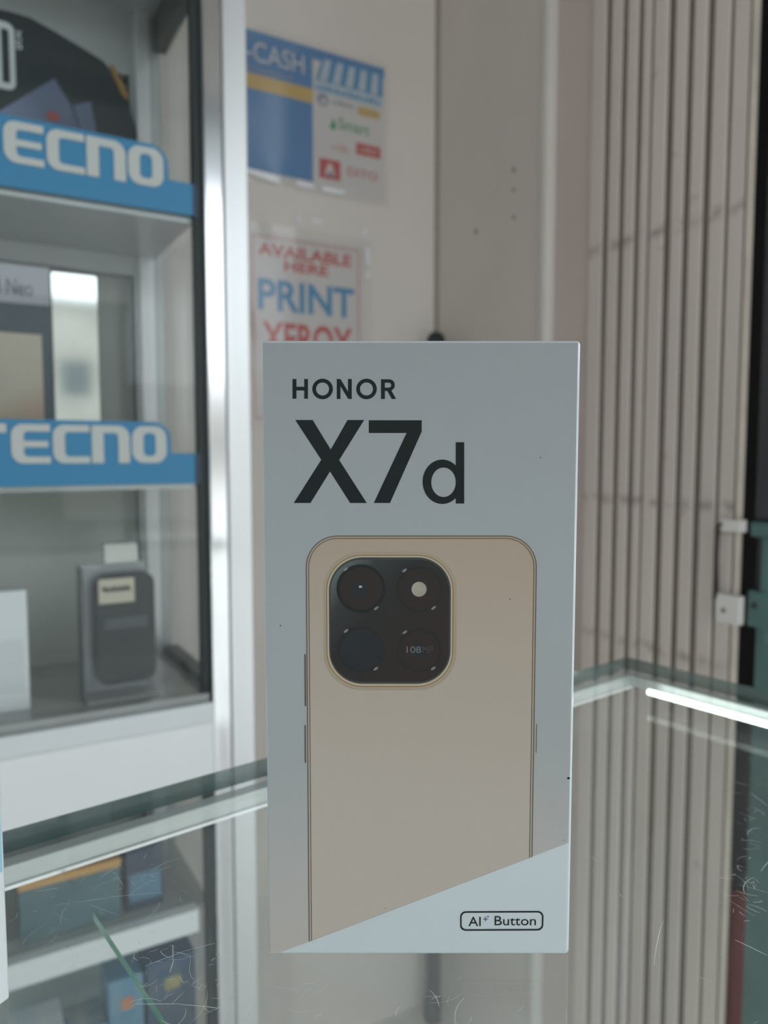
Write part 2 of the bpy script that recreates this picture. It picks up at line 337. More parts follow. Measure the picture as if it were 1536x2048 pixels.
sheet('bolt_hole', [circ(-gv(0.5125), (ztl + hu(1525, 1185, UW)[1]) / 2 - 0.002, 0.004, n=16)], dark_m, lt, y=-0.0026, depth=0.0008, facing='side')
box('frame_channel', 0.03, 0.045, gv(0.43), gv(0.5240), 0.0, 2.66, char_m, gt)
rd = thing('red_drum', 'dull red plastic drum in the dark gap beside the shutter, low down', 'drum', world(UW + 0.084, 0.573, 0), ROOM)
redp_m = mat('red_plastic', (0.34, 0.035, 0.035), 0.4, var=0.2, vscale=15)
zd = hu(1488, 1800, UW + 0.06)[1]
lathe('body', [(0.001, 0.0), (0.030, 0.0), (0.034, 0.01), (0.034, 0.2), (0.036, 0.21), (0.034, 0.22), (0.034, 0.40), (0.036, 0.41), (0.034, 0.42), (0.034, zd - 0.025), (0.030, zd)], redp_m, rd, 28)
lathe('cap', [(0.012, zd), (0.012, zd + 0.02), (0.001, zd + 0.023)], char_m, rd, 18)

# ------------------------------------------------------------------ dark pole in the corner
br = thing('pole', 'dark pole with a rounded black tip standing in the wall corner behind the phone box', 'pole', world(0.742, 1.105, 0), ROOM)
zp = hv(885, 664, 1.10)[1]
lathe('shaft', [(0.0135, 0.012), (0.0135, zp - 0.20), (0.0135, zp - 0.015)], mat('dark_grey_pole', (0.06, 0.058, 0.068), 0.35, coat=0.2), br, 20)
lathe('grip_cap', [(0.0150, zp - 0.10), (0.0160, zp - 0.09), (0.0160, zp - 0.014), (0.013, zp - 0.005), (0.006, zp), (0.0005, zp + 0.0005)], seal_m, br, 20)
lathe('rubber_foot', [(0.016, 0.0), (0.0165, 0.02), (0.0150, 0.045), (0.0140, 0.05)], seal_m, br, 20)

# ------------------------------------------------------------------ posters on the back wall
def wall_thing(name, label, cat, u, z): return thing(name, label, cat, world(u, VW, z), ROOM)
def small_print(x0, x1, z0, z1, m, par, y, n=7):
    """a line of print too blurred to read: a row of uneven marks"""
    lps = []; st = (x1 - x0) / n
    for i in range(n):
        h_ = (z1 - z0) * (0.65 + 0.35 * ((i * 37) % 5) / 4); lps.append(quad(x0 + i * st, x0 + i * st + st * (0.55 + 0.2 * ((i * 13) % 3) / 2), z0, z0 + h_))
    sheet('small_print', lps, m, par, y=y, depth=0.0003)
# -- blue and white payment poster (landscape)
P0 = (0.375, 1.4775); pw, phh = 0.2885, 0.2185
ps = wall_thing('poster', 'blue and white landscape poster with coloured logos, upper of two on back wall', 'poster', P0[0] + pw / 2, P0[1] + phh / 2)
def pu(px, py):
    u, z = hv(px, py, VW); return u - (P0[0] + pw / 2), z - (P0[1] + phh / 2)
def pq(name, pts, m, y, par=ps): return sheet(name, [[pu(*q) for q in pts]], m, par, y=y, depth=0.0003)
hw, hh = pw / 2, phh / 2
sheet('paper', [quad(-hw, hw, -hh, hh)], paper_m, ps, y=-0.0006, depth=0.0006)
sp_ = pu(625, 250)[0]                       # edge between the two panels
bp_ = sheet('blue_panel', [quad(-hw, sp_, -hh + 0.010, hh)], pblue_ink, ps, y=-0.0012, depth=0.0003)
sheet('blue_header', [quad(sp_, hw, hh - 0.017, hh)], pblue_ink, ps, y=-0.0012, depth=0.0003)
text('lettering', '-CASH', pu(492, 80)[0], pu(607, 110)[0], hh - 0.045, hh - 0.016, paper_m, bp_, y=-0.0018, bold=0.0)
small_print(pu(470, 130)[0], pu(585, 140)[0], hh - 0.0585, hh - 0.0525, grey_ink, bp_, -0.0018, 12)
sheet('yellow_banner', [quad(-hw, sp_, hh - 0.0865, hh - 0.064)], yel_ink, bp_, y=-0.0016, depth=0.0003)
# awning print with pale stripes
x0a, x1a = sp_ + 0.004, hw - 0.003
aw = sheet('awning_print', [[(x0a + 0.014, hh - 0.012), (x1a, hh - 0.012), (x1a, hh - 0.052), (x0a, hh - 0.052)]], blue_ink, ps, y=-0.0016, depth=0.0003)
for i in range(5):
    t0, t1 = (i * 2) / 10 + 0.02, (i * 2 + 1) / 10 + 0.02; L_ = x1a - x0a - 0.016
    sheet('stripe', [[(x0a + 0.016 + t0 * L_, hh - 0.013), (x0a + 0.016 + t1 * L_, hh - 0.013), (x0a + 0.004 + (t1 + 0.03) * (L_ + 0.008), hh - 0.046), (x0a + 0.004 + (t0 + 0.01) * (L_ + 0.008), hh - 0.046)]], pale_ink, aw, y=-0.0020, depth=0.0003)
ltm = sheet('pale_strip', [quad(sp_ + 0.002, hw - 0.002, hh - 0.066, hh - 0.048)], pale_ink, ps, y=-0.0018, depth=0.0003)
small_print(sp_ + 0.006, hw - 0.008, hh - 0.062, hh - 0.054, blue_ink, ltm, -0.0022, 14)
cx, cz = pu(645, 200); sheet('round_logo', [circ(cx, cz, 0.010, n=24)], grey_ink, ps, y=-0.0012, depth=0.0003)
sheet('round_logo_inner', [circ(cx + 0.001, cz - 0.002, 0.0045, n=20)], paper_m, ps, y=-0.0016, depth=0.0003)
a, b = pu(663, 213), pu(708, 214); small_print(a[0], b[0], b[1] - 0.004, b[1] + 0.003, grey_ink, ps, -0.0012, 6)
a, b = pu(714, 212), pu(759, 241); sheet('yellow_logo', [rr(a[0], b[0], b[1], a[1], 0.006)], yel_ink, ps, y=-0.0012, depth=0.0003)
small_print(a[0] + 0.006, b[0] - 0.006, b[1] + 0.007, a[1] - 0.006, grey_ink, ps, -0.0018, 3)
a, b = pu(659, 245), pu(738, 262); sheet('green_mark', [[(a[0], a[1] - 0.009), (a[0] + 0.008, a[1] - 0.011), (a[0] + 0.012, a[1] - 0.004), (a[0] + 0.006, a[1] + 0.008)]], grn_ink, ps, y=-0.0012, depth=0.0003)
text('lettering', 'Smart', a[0] + 0.016, b[0], b[1] - 0.009, b[1] + 0.009, grn_ink, ps, y=-0.0012, bold=0.03)
a, b = pu(663, 288), pu(700, 302); small_print(a[0], b[0], b[1] - 0.005, b[1] + 0.006, pink_ink, ps, -0.0012, 4)
a, b = pu(712, 285), pu(760, 319); rl = sheet('red_logo', [quad(a[0], b[0], b[1], a[1])], red_ink, ps, y=-0.0012, depth=0.0003)
small_print(a[0] + 0.006, b[0] - 0.006, (a[1] + b[1]) / 2 - 0.005, (a[1] + b[1]) / 2 + 0.005, pink_ink, rl, -0.0018, 5)
a, b = pu(638, 315), pu(680, 363); rs = sheet('red_square_logo', [quad(a[0], b[0], b[1], a[1])], red_ink, ps, y=-0.0012, depth=0.0003)
mx_ = (a[0] + b[0]) / 2; mz_ = (a[1] + b[1]) / 2
sheet('logo_mark', [[(mx_ - 0.010, mz_ - 0.010), (mx_ + 0.010, mz_ - 0.010), (mx_ + 0.003, mz_ + 0.009), (mx_ - 0.003, mz_ + 0.009)]], paper_m, rs, y=-0.0016, depth=0.0003)
sheet('logo_dot', [circ(mx_ + 0.001, mz_ - 0.008, 0.006, 0.004, 20)], grey_ink, rs, y=-0.0020, depth=0.0003)
a, b = pu(695, 332), pu(754, 364); text('lettering', 'DITO', a[0], b[0], b[1] + 0.001, a[1] - 0.002, red_ink, ps, y=-0.0012, bold=0.02)
def wavy_film(name, x0, x1, z0, z1, y, par, amp=0.0022, ph=0.0):
    bm = bmesh.new(); nx, nz = 26, 20; g = []
    for j in range(nz + 1):
        row = []
        for i in range(nx + 1):
            s, t = i / nx, j / nz; e = max(abs(2 * s - 1), abs(2 * t - 1)) ** 6
            row.append(bm.verts.new((x0 + s * (x1 - x0), y - amp * e * (0.5 + 0.5 * math.sin(19 * s + ph + 11 * t)), z0 + t * (z1 - z0))))
        g.append(row)
    for j in range(nz):
        for i in range(nx): bm.faces.new((g[j][i], g[j][i + 1], g[j + 1][i + 1], g[j + 1][i]))
    me = bpy.data.meshes.new(name); bm.to_mesh(me); bm.free(); return link(name, me, film_m, par, True)
tape_glint_m = mat('painted_tape_glint', (0.86, 0.88, 0.92), 0.15, coat=1.0)  # opaque white: glare on the clear film put into the colour
def tape_glint(par, uf, pts): sheet('tape_glint', [[uf(*q) for q in pts]], tape_glint_m, par, y=-0.0042, depth=0.0004)
tape_glint(ps, pu, [(492, 337), (540, 349), (560, 360), (548, 366), (520, 358), (492, 348)])
tape_glint(ps, pu, [(590, 360), (622, 368), (630, 379), (608, 379), (590, 372)]); tape_glint(ps, pu, [(642, 372), (690, 382), (684, 391), (660, 389), (642, 383)])
wavy_film('laminate_film', -hw - 0.008, hw + 0.008, -hh - 0.010, hh + 0.008, -0.0030, ps, ph=0.7)

# -- PRINT / XEROX sheet (portrait)
Q0 = (0.418, 1.095); qw, qh = 0.206, 0.302
pr = wall_thing('print_notice', 'white notice with red border reading PRINT in blue, below the blue poster', 'notice', Q0[0] + qw / 2, Q0[1] + qh / 2)
def qu(px, py):
    u, z = hv(px, py, VW); return u - (Q0[0] + qw / 2), z - (Q0[1] + qh / 2)
hw2, hh2 = qw / 2, qh / 2
sheet('paper', [quad(-hw2, hw2, -hh2, hh2)], paper_m, pr, y=-0.0006, depth=0.0006)
bl, tr_ = qu(508, 820), qu(718, 500)
X0, X1, Z0, Z1 = -hw2 + 0.006, tr_[0], -hh2 + 0.008, tr_[1]
sheet('red_border', [quad(X0, X1, Z0, Z1), quad(X0 + 0.004, X1 - 0.004, Z0 + 0.004, Z1 - 0.004)], pink_ink, pr, y=-0.0012, depth=0.0003)
def line(body, pxa, pxb, pyt, pyb, m, bold):
    a = qu(pxa, pyt); b = qu(pxb, pyb); za = qu((pxa + pxb) / 2, pyt)[1]; zb = qu((pxa + pxb) / 2, pyb)[1]
    text('lettering', body, a[0], b[0], zb, za, m, pr, y=-0.0012, bold=bold, depth=0.0003)
line('AVAILABLE', 515, 702, 497, 522, red_ink, 0.24)
line('HERE', 568, 656, 527, 548, red_ink, 0.24)
line('PRINT', 515, 708, 567, 628, blue_ink, 0.24)
line('XEROX', 523, 705, 649, 712, red_ink, 0.24)
for q in ([(590, 434), (602, 436), (600, 443), (590, 442)], [(620, 436), (644, 442), (640, 451), (622, 448)], [(724, 455), (733, 462), (732, 473), (725, 470)], [(728, 495), (737, 500), (738, 530), (729, 532)], [(728, 543), (737, 545), (738, 558), (729, 556)]): tape_glint(pr, qu, q)
wavy_film('laminate_film', -hw2 - 0.010, hw2 + 0.014, -hh2 - 0.010, hh2 + 0.012, -0.0030, pr, ph=2.1)

# ------------------------------------------------------------------ tall display cabinet (room frame, front at v = 0.82)
VF = 0.82; UP0 = hv(415, 700, VF)[0]; UP1 = hv(499, 700, VF)[0]; US = UP0 + 0.001
VBK = 1.06; UL = -0.75
zA = hv(410, 428, VF)[1]; zB = hv(410, 965, VF)[1]; zF = hv(430, 1388, VF)[1]; zT = 1.60
cb = thing('display_cabinet', 'tall aluminium framed glass display cabinet with shelves against the back wall', 'cabinet', world(0, VF, 0), ROOM)
def C(v): return v - VF
um = (UP0 + UP1) / 2 - 0.003
box('front_post', um, UP1, C(VF - 0.003), C(VF + 0.032), 0.0, 2.10, alu_m, cb, bevel=0.0015)
box('door_stile', UP0, um - 0.0005, C(VF), C(VF + 0.028), 0.0, 2.10, alub_m, cb, bevel=0.0015)
box('seal_strip', UP0 - 0.009, UP0 - 0.0003, C(VF + 0.010), C(VF + 0.022), 0.05, 2.08, seal_m, cb)
box('rear_post', 0.218, 0.256, C(1.02), C(1.045), 0.0, 2.10, alud_m, cb, bevel=0.0015)
box('rear_post_flange', 0.224, 0.242, C(1.014), C(1.0195), 0.0, 2.10, alu_m, cb, bevel=0.001)
box('left_post', UL - 0.05, UL, C(VF), C(VF + 0.03), 0.0, 2.10, alu_m, cb, bevel=0.0015)
box('left_rear_post', UL - 0.05, UL, C(1.02), C(1.045), 0.0, 2.10, alud_m, cb, bevel=0.0015)
box('back_panel', UL - 0.04, 0.25, C(1.046), C(1.056), 0.04, 2.08, back_m, cb)
box('side_pane', US + 0.002, US + 0.006, C(VF + 0.034), C(1.045), zF + 0.012, 2.05, pane_g, cb)
box('front_pane', UL, UP0 - 0.0095, C(VF + 0.013), C(VF + 0.017), zF + 0.005, 1.62, front_g, cb)
box('lower_side_pane', US + 0.002, US + 0.006, C(VF + 0.034), C(1.045), 0.08, zF - 0.06, pane_g, cb)
# side rails
for (z0, z1) in ((zF - 0.012, zF + 0.012), (1.56, 1.60), (0.04, 0.08)):
    box('side_rail', US - 0.004, US + 0.012, C(VF + 0.034), C(1.02), z0, z1, mat('dark_anodised', (0.09, 0.11, 0.11), 0.4, metal=0.3), cb, bevel=0.001)
for (z0, z1) in ((1.525, 1.60), (zA - 0.028, zA - 0.002), (0.04, 0.09)):
    box('rear_rail', UL, 0.218, C(1.022), C(1.040), z0, z1, alud_m, cb, bevel=0.001)
box('top_deck', UL - 0.05, UP1, C(VF), C(1.056), 2.10, 2.13, alu_m, cb, bevel=0.002)
box('upper_divider', UL, US, C(VF + 0.034), C(1.02), 1.60, 1.612, shelf_m, cb)
box('shelf', UL, 0.246, C(VF + 0.020), C(1.02), zA - 0.004, zA + 0.004, shelf_m, cb, bevel=0.001)
for z_ in (zA, zB): box('shelf_edge', UL, 0.240, C(VF + 0.0176), C(VF + 0.0198), z_ - 0.0065, z_ + 0.003, alud_m, cb)
box('shelf', UL, 0.246, C(VF + 0.020), C(1.02), zB - 0.004, zB + 0.004, shelf_m, cb, bevel=0.001)
box('cabinet_floor', UL, US - 0.004, C(VF + 0.006), C(1.045), zF - 0.010, zF, mat('glossy_floor_laminate', (0.34, 0.36, 0.35), 0.16, var=0.15, vscale=10), cb)
zl1, zl2 = 0.7683, 0.745
box('sill_lip', UL, UP0 - 0.0005, C(VF - 0.004), C(VF + 0.006), zl2, zl1, mat('sill_aluminium', (0.62, 0.66, 0.68), 0.4, metal=0.4), cb, bevel=0.0015)
box('fascia', UL, UP0 - 0.0005, C(VF - 0.001), C(VF + 0.005), 0.665, zl2 - 0.0005, fascia_m, cb, bevel=0.001)
zr1, zr2 = 0.527, 0.500
box('lower_rail', UL, UP0 - 0.02, C(VF + 0.004), C(VF + 0.020), zr2, zr1, fascia_m, cb, bevel=0.001)
box('lower_shelf', UL, US - 0.004, C(VF + 0.020), C(1.02), zr2 + 0.016, zr2 + 0.022, shelf_m, cb)
box('base_shelf', UL, US - 0.004, C(VF + 0.004), C(1.045), 0.20, 0.21, shelf_m, cb)
box('plinth', UL, UP0, C(VF), C(VF + 0.01), 0.0, 0.20, fascia_m, cb)

# ------------------------------------------------------------------ blue letter signs on the shelf fronts
def sign(label, u0, zb, tilt=0.0):
    s = thing('shelf_sign', label, 'sign', world(u0, VF + 0.0105, zb), ROOM, 'blue letter signs on the shelf fronts')
    kx = 0.000486; k = 0.00052                                        # metres per unit; units follow the lettering's own grid
    def q(pts): return [((a - 207) * kx, (970 - b) * k) for a, b in pts]
    base = [(-450, 970), (404, 970), (404, 906), (352, 906)]
    o = 8
    top = [(352, 906), (350, 868), (344, 856), (332, 847), (318, 842), (20 + 0, 842), (-100, 842), (-100, 905), (-450, 905)]
    sheet('board', [q(base[:3] + top)], blue_m, s, y=0.0, depth=0.0030)
    sheet('board_end', [q([(404.3, 970), (417, 970), (417, 906), (404.3, 906)])], mat('navy_sign_end', (0.02, 0.045, 0.09), 0.4), s, y=0.0, depth=0.0030)
    yl = -0.0022; d = 0.0014
    def R(x0, x1, y0, y1, r): return q([(a, y0 + y1 - b) for a, b in rr(x0, x1, y0, y1, r)])
    # T
    sheet('letter', [q([(-58, 851), (22, 851), (22, 868), (-7, 868), (-7, 926), (-31, 926), (-31, 868), (-58, 868)])], letter_m, s, y=yl, depth=d)
    def arc(cx, cy, r, a0, a1, n=7): return [(cx + r * math.cos(math.radians(a0 + (a1 - a0) * i / n)), cy + r * math.sin(math.radians(a0 + (a1 - a0) * i / n))) for i in range(n + 1)]
    # E and C: rounded left corners
    def ec(x0, x1, mid):
        t = 23; pts = [(x1, 851)] + arc(x0 + 22, 873, 22, 270, 180) + arc(x0 + 22, 904, 22, 180, 90) + [(x1, 926), (x1, 913)] + arc(x0 + t + 8, 905, 8, 90, 180)
        if mid: pts += [(x0 + t, 895), (x1 - 4, 895), (x1 - 4, 883), (x0 + t, 883)]
        pts += arc(x0 + t + 8, 873, 8, 180, 270) + [(x1, 865)]
        sheet('letter', [q(pts)], letter_m, s, y=yl, depth=d)
    ec(30, 103, True); ec(108, 180, False)
    # n-shaped N
    sheet('letter', [q([(184, 851)] + arc(238, 875, 24, 270, 360) + [(262, 926), (238, 926)] + arc(230, 874, 8, 0, -90) + [(208, 866), (208, 926), (184, 926)])], letter_m, s, y=yl, depth=d)
    # O
    sheet('letter', [R(267, 341, 851, 926, 24), R(291, 317, 865, 912, 9)], letter_m, s, y=yl, depth=d)
    return s
uB = hv(207, 970, VF + 0.013)[0]; uA = hv(197, 395, VF + 0.013)[0]
sign('blue sign with raised white letters on the lower cabinet shelf', uB, zB - 0.001)
sign('blue sign with raised white letters on the upper cabinet shelf', uA, zA - 0.001)

# ------------------------------------------------------------------ things in the cabinet
# upper compartment: dark curved-top display board
vd = 0.965
db = thing('display_board', 'dark curved display board with tall white letters behind the upper blue sign', 'display board', world(hv(120, 300, vd)[0], vd, zA + 0.004), ROOM)
ub = hv(120, 300, vd)[0]
def du(px, py):
    u, z = hv(px, py, vd); return u - ub, z - zA - 0.004
out = [(-120, -10), (-40, 12), (20, 26), (60, 38), (110, 66), (160, 96), (205, 124), (235, 160), (256, 205), (270, 255), (276, 300)]
pts = [du(*q) for q in out]; pts += [(pts[-1][0], 0.0), (pts[0][0], 0.0)]
bd = sheet('board', [pts], mat('dark_slate_board', (0.020, 0.030, 0.034), 0.35, var=0.25, vscale=6), db, y=0.0, depth=0.006)
a, b = du(-6, 178), du(27, 52); w_ = 0.0055
lm_ = mat('silver_board_letter', (0.50, 0.55, 0.56), 0.4)
def dsh(x0, x1, z0, z1, t):
    return [rr(x0, x1, z0, z1, (0, (x1 - x0) * 0.45, (x1 - x0) * 0.45, 0)), rr(x0 + t, x1 - t, z0 + t * 1.3, z1 - t * 1.3, (0, 0.002, 0.002, 0))]
sheet('letter', dsh(a[0], b[0], a[1], b[1], w_), lm_, db, y=-0.004, depth=0.001)
xn = a[0] - 0.006
sheet('letter', [[(xn - 0.020, a[1]), (xn - 0.020, b[1]), (xn - 0.014, b[1]), (xn - 0.006, a[1] + 0.03), (xn - 0.006, b[1]), (xn, b[1]), (xn, a[1]), (xn - 0.006, a[1]), (xn - 0.014, b[1] - 0.03), (xn - 0.014, a[1])]], lm_, db, y=-0.004, depth=0.001)
c0, c1 = du(31, 100), du(43, 66)
text('small_mark', 'x', c0[0], c1[0], (c0[1] + c1[1]) / 2 + 0.001, c1[1], lm_, db, y=-0.004); text('small_mark', 's', c0[0], c1[0], c0[1], (c0[1] + c1[1]) / 2 - 0.001, lm_, db, y=-0.004)
lav_m = ramp_mat('lavender_print', [(0, (0.10, 0.12, 0.20)), (0.5, (0.20, 0.24, 0.36)), (1, (0.13, 0.16, 0.24))], (1, 0, 0.6), -0.03, 0.06, 0.4)
sheet('lavender_shape', [[du(-10, 230), du(108, 160), du(140, 212), du(158, 262), du(-10, 262)]], lav_m, db, y=-0.004, depth=0.001)
sheet('lavender_shape', [[du(145, 214), du(180, 206), du(192, 268), du(162, 268)]], lav_m, db, y=-0.004, depth=0.001)
sheet('red_spot', [circ(*du(105, 236), 0.0075, 0.005, 18)], mat('muted_red', (0.30, 0.07, 0.07), 0.5), db, y=-0.0048, depth=0.0006)
sheet('amber_streak', [[du(216, 134), du(226, 134), du(256, 196), du(252, 204), du(240, 190)]], mat('amber_print', (0.26, 0.16, 0.05), 0.5), db, y=-0.004, depth=0.001)
# middle compartment: framed display card and glossy tablet
vc = 0.93; uc0 = hv(40, 700, vc)[0]
fc = thing('display_card', 'grey display card with dark framed reddish picture behind the lower blue sign', 'display card', world(uc0, vc, zB + 0.004), ROOM)
def fu(px, py):
    u, z = hv(px, py, vc); return u - uc0, z - zB - 0.004
xr = fu(103, 700)[0]; zt_ = fu(60, 533)[1]
sheet('card', [quad(-0.16, xr, 0.0, zt_)], mat('lavender_grey_card', (0.34, 0.36, 0.40), 0.4), fc, y=0.0, depth=0.005)
zh = fu(60, 610)[1]
fr = sheet('dark_frame', [quad(-0.16, xr, 0.0, zh)], mat('slate_frame', (0.045, 0.070, 0.088), 0.3), fc, y=-0.0035, depth=0.002)
xp = fu(83, 700)[0]; zpz = fu(40, 668)[1]
m_pic = ramp_mat('blurred_red_picture', [(0.0, (0.20, 0.22, 0.28)), (0.22, (0.36, 0.14, 0.11)), (0.5, (0.40, 0.27, 0.20)), (1.0, (0.46, 0.42, 0.35))], (-0.5, 0, 1), -0.01, 0.10, 0.4)
sheet('picture', [quad(-0.15, xp, 0.006, zpz)], m_pic, fr, y=-0.0048, depth=0.0006)
a, b = fu(-28, 585), fu(64, 562); text('lettering', 'nd Neo', a[0], b[0], a[1], b[1], mat('slate_print', (0.08, 0.09, 0.11), 0.5), fc, y=-0.0030)
ut = hv(150, 700, 0.945)[0]
tb = thing('tablet', 'mirror glossy tablet standing beside the framed display card on lower shelf', 'tablet', world(ut, 0.945, zB + 0.004), ROOM)
def tu(px, py):
    u, z = hv(px, py, 0.945); return u - ut, z - zB - 0.004
ta, tb2 = tu(106, 700)[0], tu(196, 700)[0]; tz = tu(150, 550)[1]
sheet('body', [rr(ta - 0.001, tb2 + 0.001, 0.0, tz + 0.001, 0.003)], seal_m, tb, y=0.0, depth=0.006)
sheet('screen', [rr(ta, tb2, 0.001, tz, 0.0025)], mat('mirror_screen', (0.80, 0.84, 0.84), 0.06, metal=1.0), tb, y=-0.0035, depth=0.0006)
# lower compartment: phone dummy on a grey stand with price label
vp = 0.885
uq = hv(245, 1300, vp)[0]
pd = thing('phone_on_stand', 'dark phone with cream price label on a grey acrylic stand in the cabinet', 'phone', world(uq, vp, zF), ROOM)
def ph(px, py, v=vp):
    u, z = hv(px, py, v); return u - uq, z - zF
a, b = ph(165, 1395), ph(292, 1122)
sheet('stand_card', [rr(a[0], b[0], 0.0, b[1], 0.002)], mat('grey_acrylic', (0.34, 0.36, 0.38), 0.25, coat=0.3), pd, y=0.004, depth=0.004)
box('stand_foot', a[0] + 0.0, b[0] + 0.004, -0.035, 0.006, 0.0, 0.003, mat('grey_acrylic_foot', (0.25, 0.26, 0.26), 0.2), pd, bevel=0.0008)
box('stand_edge', a[0] - 0.002, a[0], -0.030, 0.006, 0.0, b[1], mat('acrylic_edge', (0.09, 0.10, 0.10), 0.3), pd)
c0, c1 = ph(188, 1112), ph(273, 1084)
box('top_clip', c0[0] + 0.010, c1[0], -0.006, 0.008, b[1] + 0.0005, c1[1], mat('clip_plastic', (0.55, 0.57, 0.54), 0.4), pd, bevel=0.001)
vph = vp - 0.012
a, b = ph(193, 1372, vph), ph(306, 1140, vph); a2 = ph(196, 1372, vph)
bm = bmesh.new(); add_box(bm, a[0], b[0], -0.0175, -0.0095, max(0.0035, a[1]), b[1], 0.0)
bmesh.ops.bevel(bm, geom=[e for e in bm.edges if abs(e.verts[0].co.y - e.verts[1].co.y) > 0.001], offset=0.014, segments=10, affect='EDGES', profile=0.5)
bmesh.ops.bevel(bm, geom=[e for e in bm.edges if abs(e.verts[0].co.y - e.verts[1].co.y) < 1e-6 and e.calc_face_angle(0) > 1.2], offset=0.0012, segments=2, affect='EDGES')
phn = bm_obj('phone', bm, mat('dark_slate_phone', (0.016, 0.022, 0.026), 0.35, coat=0.1, var=0.3, vscale=20), pd)
l0, l1 = ph(196, 1207, vph), ph(266, 1153, vph)
lb_ = sheet('price_label', [quad(l0[0], l1[0], l0[1], l1[1])], mat('cream_label', (0.46, 0.44, 0.36), 0.6), phn, y=-0.0179, depth=0.0004)
sq = [(l0[0] + 0.004 + (l1[0] - l0[0] - 0.008) * i / 40, (l0[1] + l1[1]) / 2 + 0.002 + 0.0035 * math.sin(i * 1.25) * (1 if i % 11 else 0.2)) for i in range(41)]
tube('handwriting', [(x, -0.0183, z) for x, z in sq], 0.0008, seal_m, phn, 6)
box('band', a[0] + 0.010, b[0] - 0.008, -0.0180, -0.0174, a[1] + (b[1] - a[1]) * 0.50, a[1] + (b[1] - a[1]) * 0.60, mat('phone_band', (0.06, 0.075, 0.08), 0.35), phn)

def carton(name, label, cat, u, v, z, w_, d_, h_, m, rot=0.0, group=None, deco=None):
    t = thing(name, label, cat, world(u, v, z), ROOM + rot, group)
    box('carton', -w_ / 2, w_ / 2, -d_ / 2, d_ / 2, 0.0, h_, m, t, bevel=0.0008)
    if deco: deco(t, w_, d_, h_)
    return t
bw = mat('white_carton', (0.62, 0.65, 0.68), 0.35); bdk = mat('dark_blue_carton', (0.030, 0.055, 0.10), 0.35, var=0.3, vscale=14)
bteal = mat('slate_teal_carton', (0.075, 0.15, 0.18), 0.35, var=0.3, vscale=14); bgrey = mat('grey_carton', (0.22, 0.25, 0.27), 0.4, var=0.15, vscale=10)
bblue = mat('mid_blue_carton', (0.10, 0.22, 0.32), 0.35, var=0.25, vscale=14); orange = mat('orange_print', (0.45, 0.17, 0.07), 0.5)
rim = mat('orange_lid', (0.55, 0.30, 0.09), 0.5)
def lid(m): return lambda t, w_, d_, h_: box('lid', -w_ / 2 - 0.0008, w_ / 2 + 0.0008, -d_ / 2 - 0.0008, d_ / 2 + 0.0008, h_ - 0.009, h_ + 0.0006, m, t, bevel=0.0006)
def dot(m): return lambda t, w_, d_, h_: sheet('round_print', [circ(0.004, h_ * 0.78, 0.0085, n=24)], m, t, y=-d_ / 2 - 0.0006, depth=0.0004)
def patch(m, m2=None): 
    def f(t, w_, d_, h_):
        sheet('print_patch', [rr(-w_ * 0.15, w_ * 0.2, h_ * 0.85, h_ * 0.91, 0.003)], m, t, y=-d_ / 2 - 0.0006, depth=0.0004)
        sheet('print_band', [quad(-w_ * 0.38, w_ * 0.38, h_ * 0.12, h_ * 0.45)], m2 or bgrey, t, y=-d_ / 2 - 0.0006, depth=0.0004)
    return f
def panel(m): return lambda t, w_, d_, h_: sheet('print_band', [quad(-w_ * 0.42, w_ * 0.42, h_ * 0.15, h_ * 0.6)], m, t, y=-d_ / 2 - 0.0006, depth=0.0004)
carton('phone_carton', 'white phone carton at the left of the phone on its stand', 'box', hv(-5, 1400, 0.87)[0] - 0.0, 0.885, zF, 0.062, 0.03, 0.128, bw, 0.0, deco=panel(mat('pale_print', (0.55, 0.58, 0.62), 0.35)))
zs1 = zr2 + 0.022
carton('phone_carton', 'slate teal carton with an orange lid seen low through the counter glass', 'box', (hv(78, 1760, 0.86)[0] + hv(240, 1712, 0.86)[0]) / 2 - 0.01, 0.885, zs1, hv(240, 1712, 0.86)[0] - hv(78, 1760, 0.86)[0] + 0.02, 0.05, hv(160, 1737, 0.86)[1] - zs1, bteal, 0.0, deco=lid(rim))
carton('phone_carton', 'dark blue carton beside the orange lidded one, seen through the counter glass', 'box', 0.180, 0.890, zs1, 0.042, 0.05, hv(285, 1693, 0.865)[1] - zs1, bdk, 0.0, deco=panel(bblue))
zs0 = 0.21
for lab, u, w_, h_, m, dc in (('white carton with a blue disc low at the bottom left', 0.062, 0.052, 0.215, bw, dot(bblue)),
                              ('grey carton between the blue disc carton and the orange marked one', 0.112, 0.040, 0.20, bgrey, panel(bteal)),
                              ('mid blue carton with an orange mark low in the cabinet', 0.153, 0.038, 0.245, bblue, patch(orange)),
                              ('dark blue carton with a yellow mark low beside the cabinet post', 0.204, 0.056, 0.252, bdk, patch(mat('olive_print', (0.24, 0.22, 0.08), 0.5), bblue))):
    carton('phone_carton', lab, 'box', u, 0.875, zs0, w_, 0.05, h_, m, 0.0, deco=dc)

# ------------------------------------------------------------------ glass counter
K = Vector(hz(1254, 1314, 0.9)); A_ = Vector(hz(300, 1581, 0.9))
CA = math.atan2(K.y - A_.y, K.x - A_.x)
ct = thing('glass_counter', 'scratched clear glass counter with aluminium rails under the phone boxes', 'counter', (K.x, K.y, 0), CA)
MC = Matrix.Rotation(-CA, 2)
def cl(x, y): return tuple(MC @ Vector((x - K.x, y - K.y)))
LC, DC = 1.5, 0.50; TG = 0.009
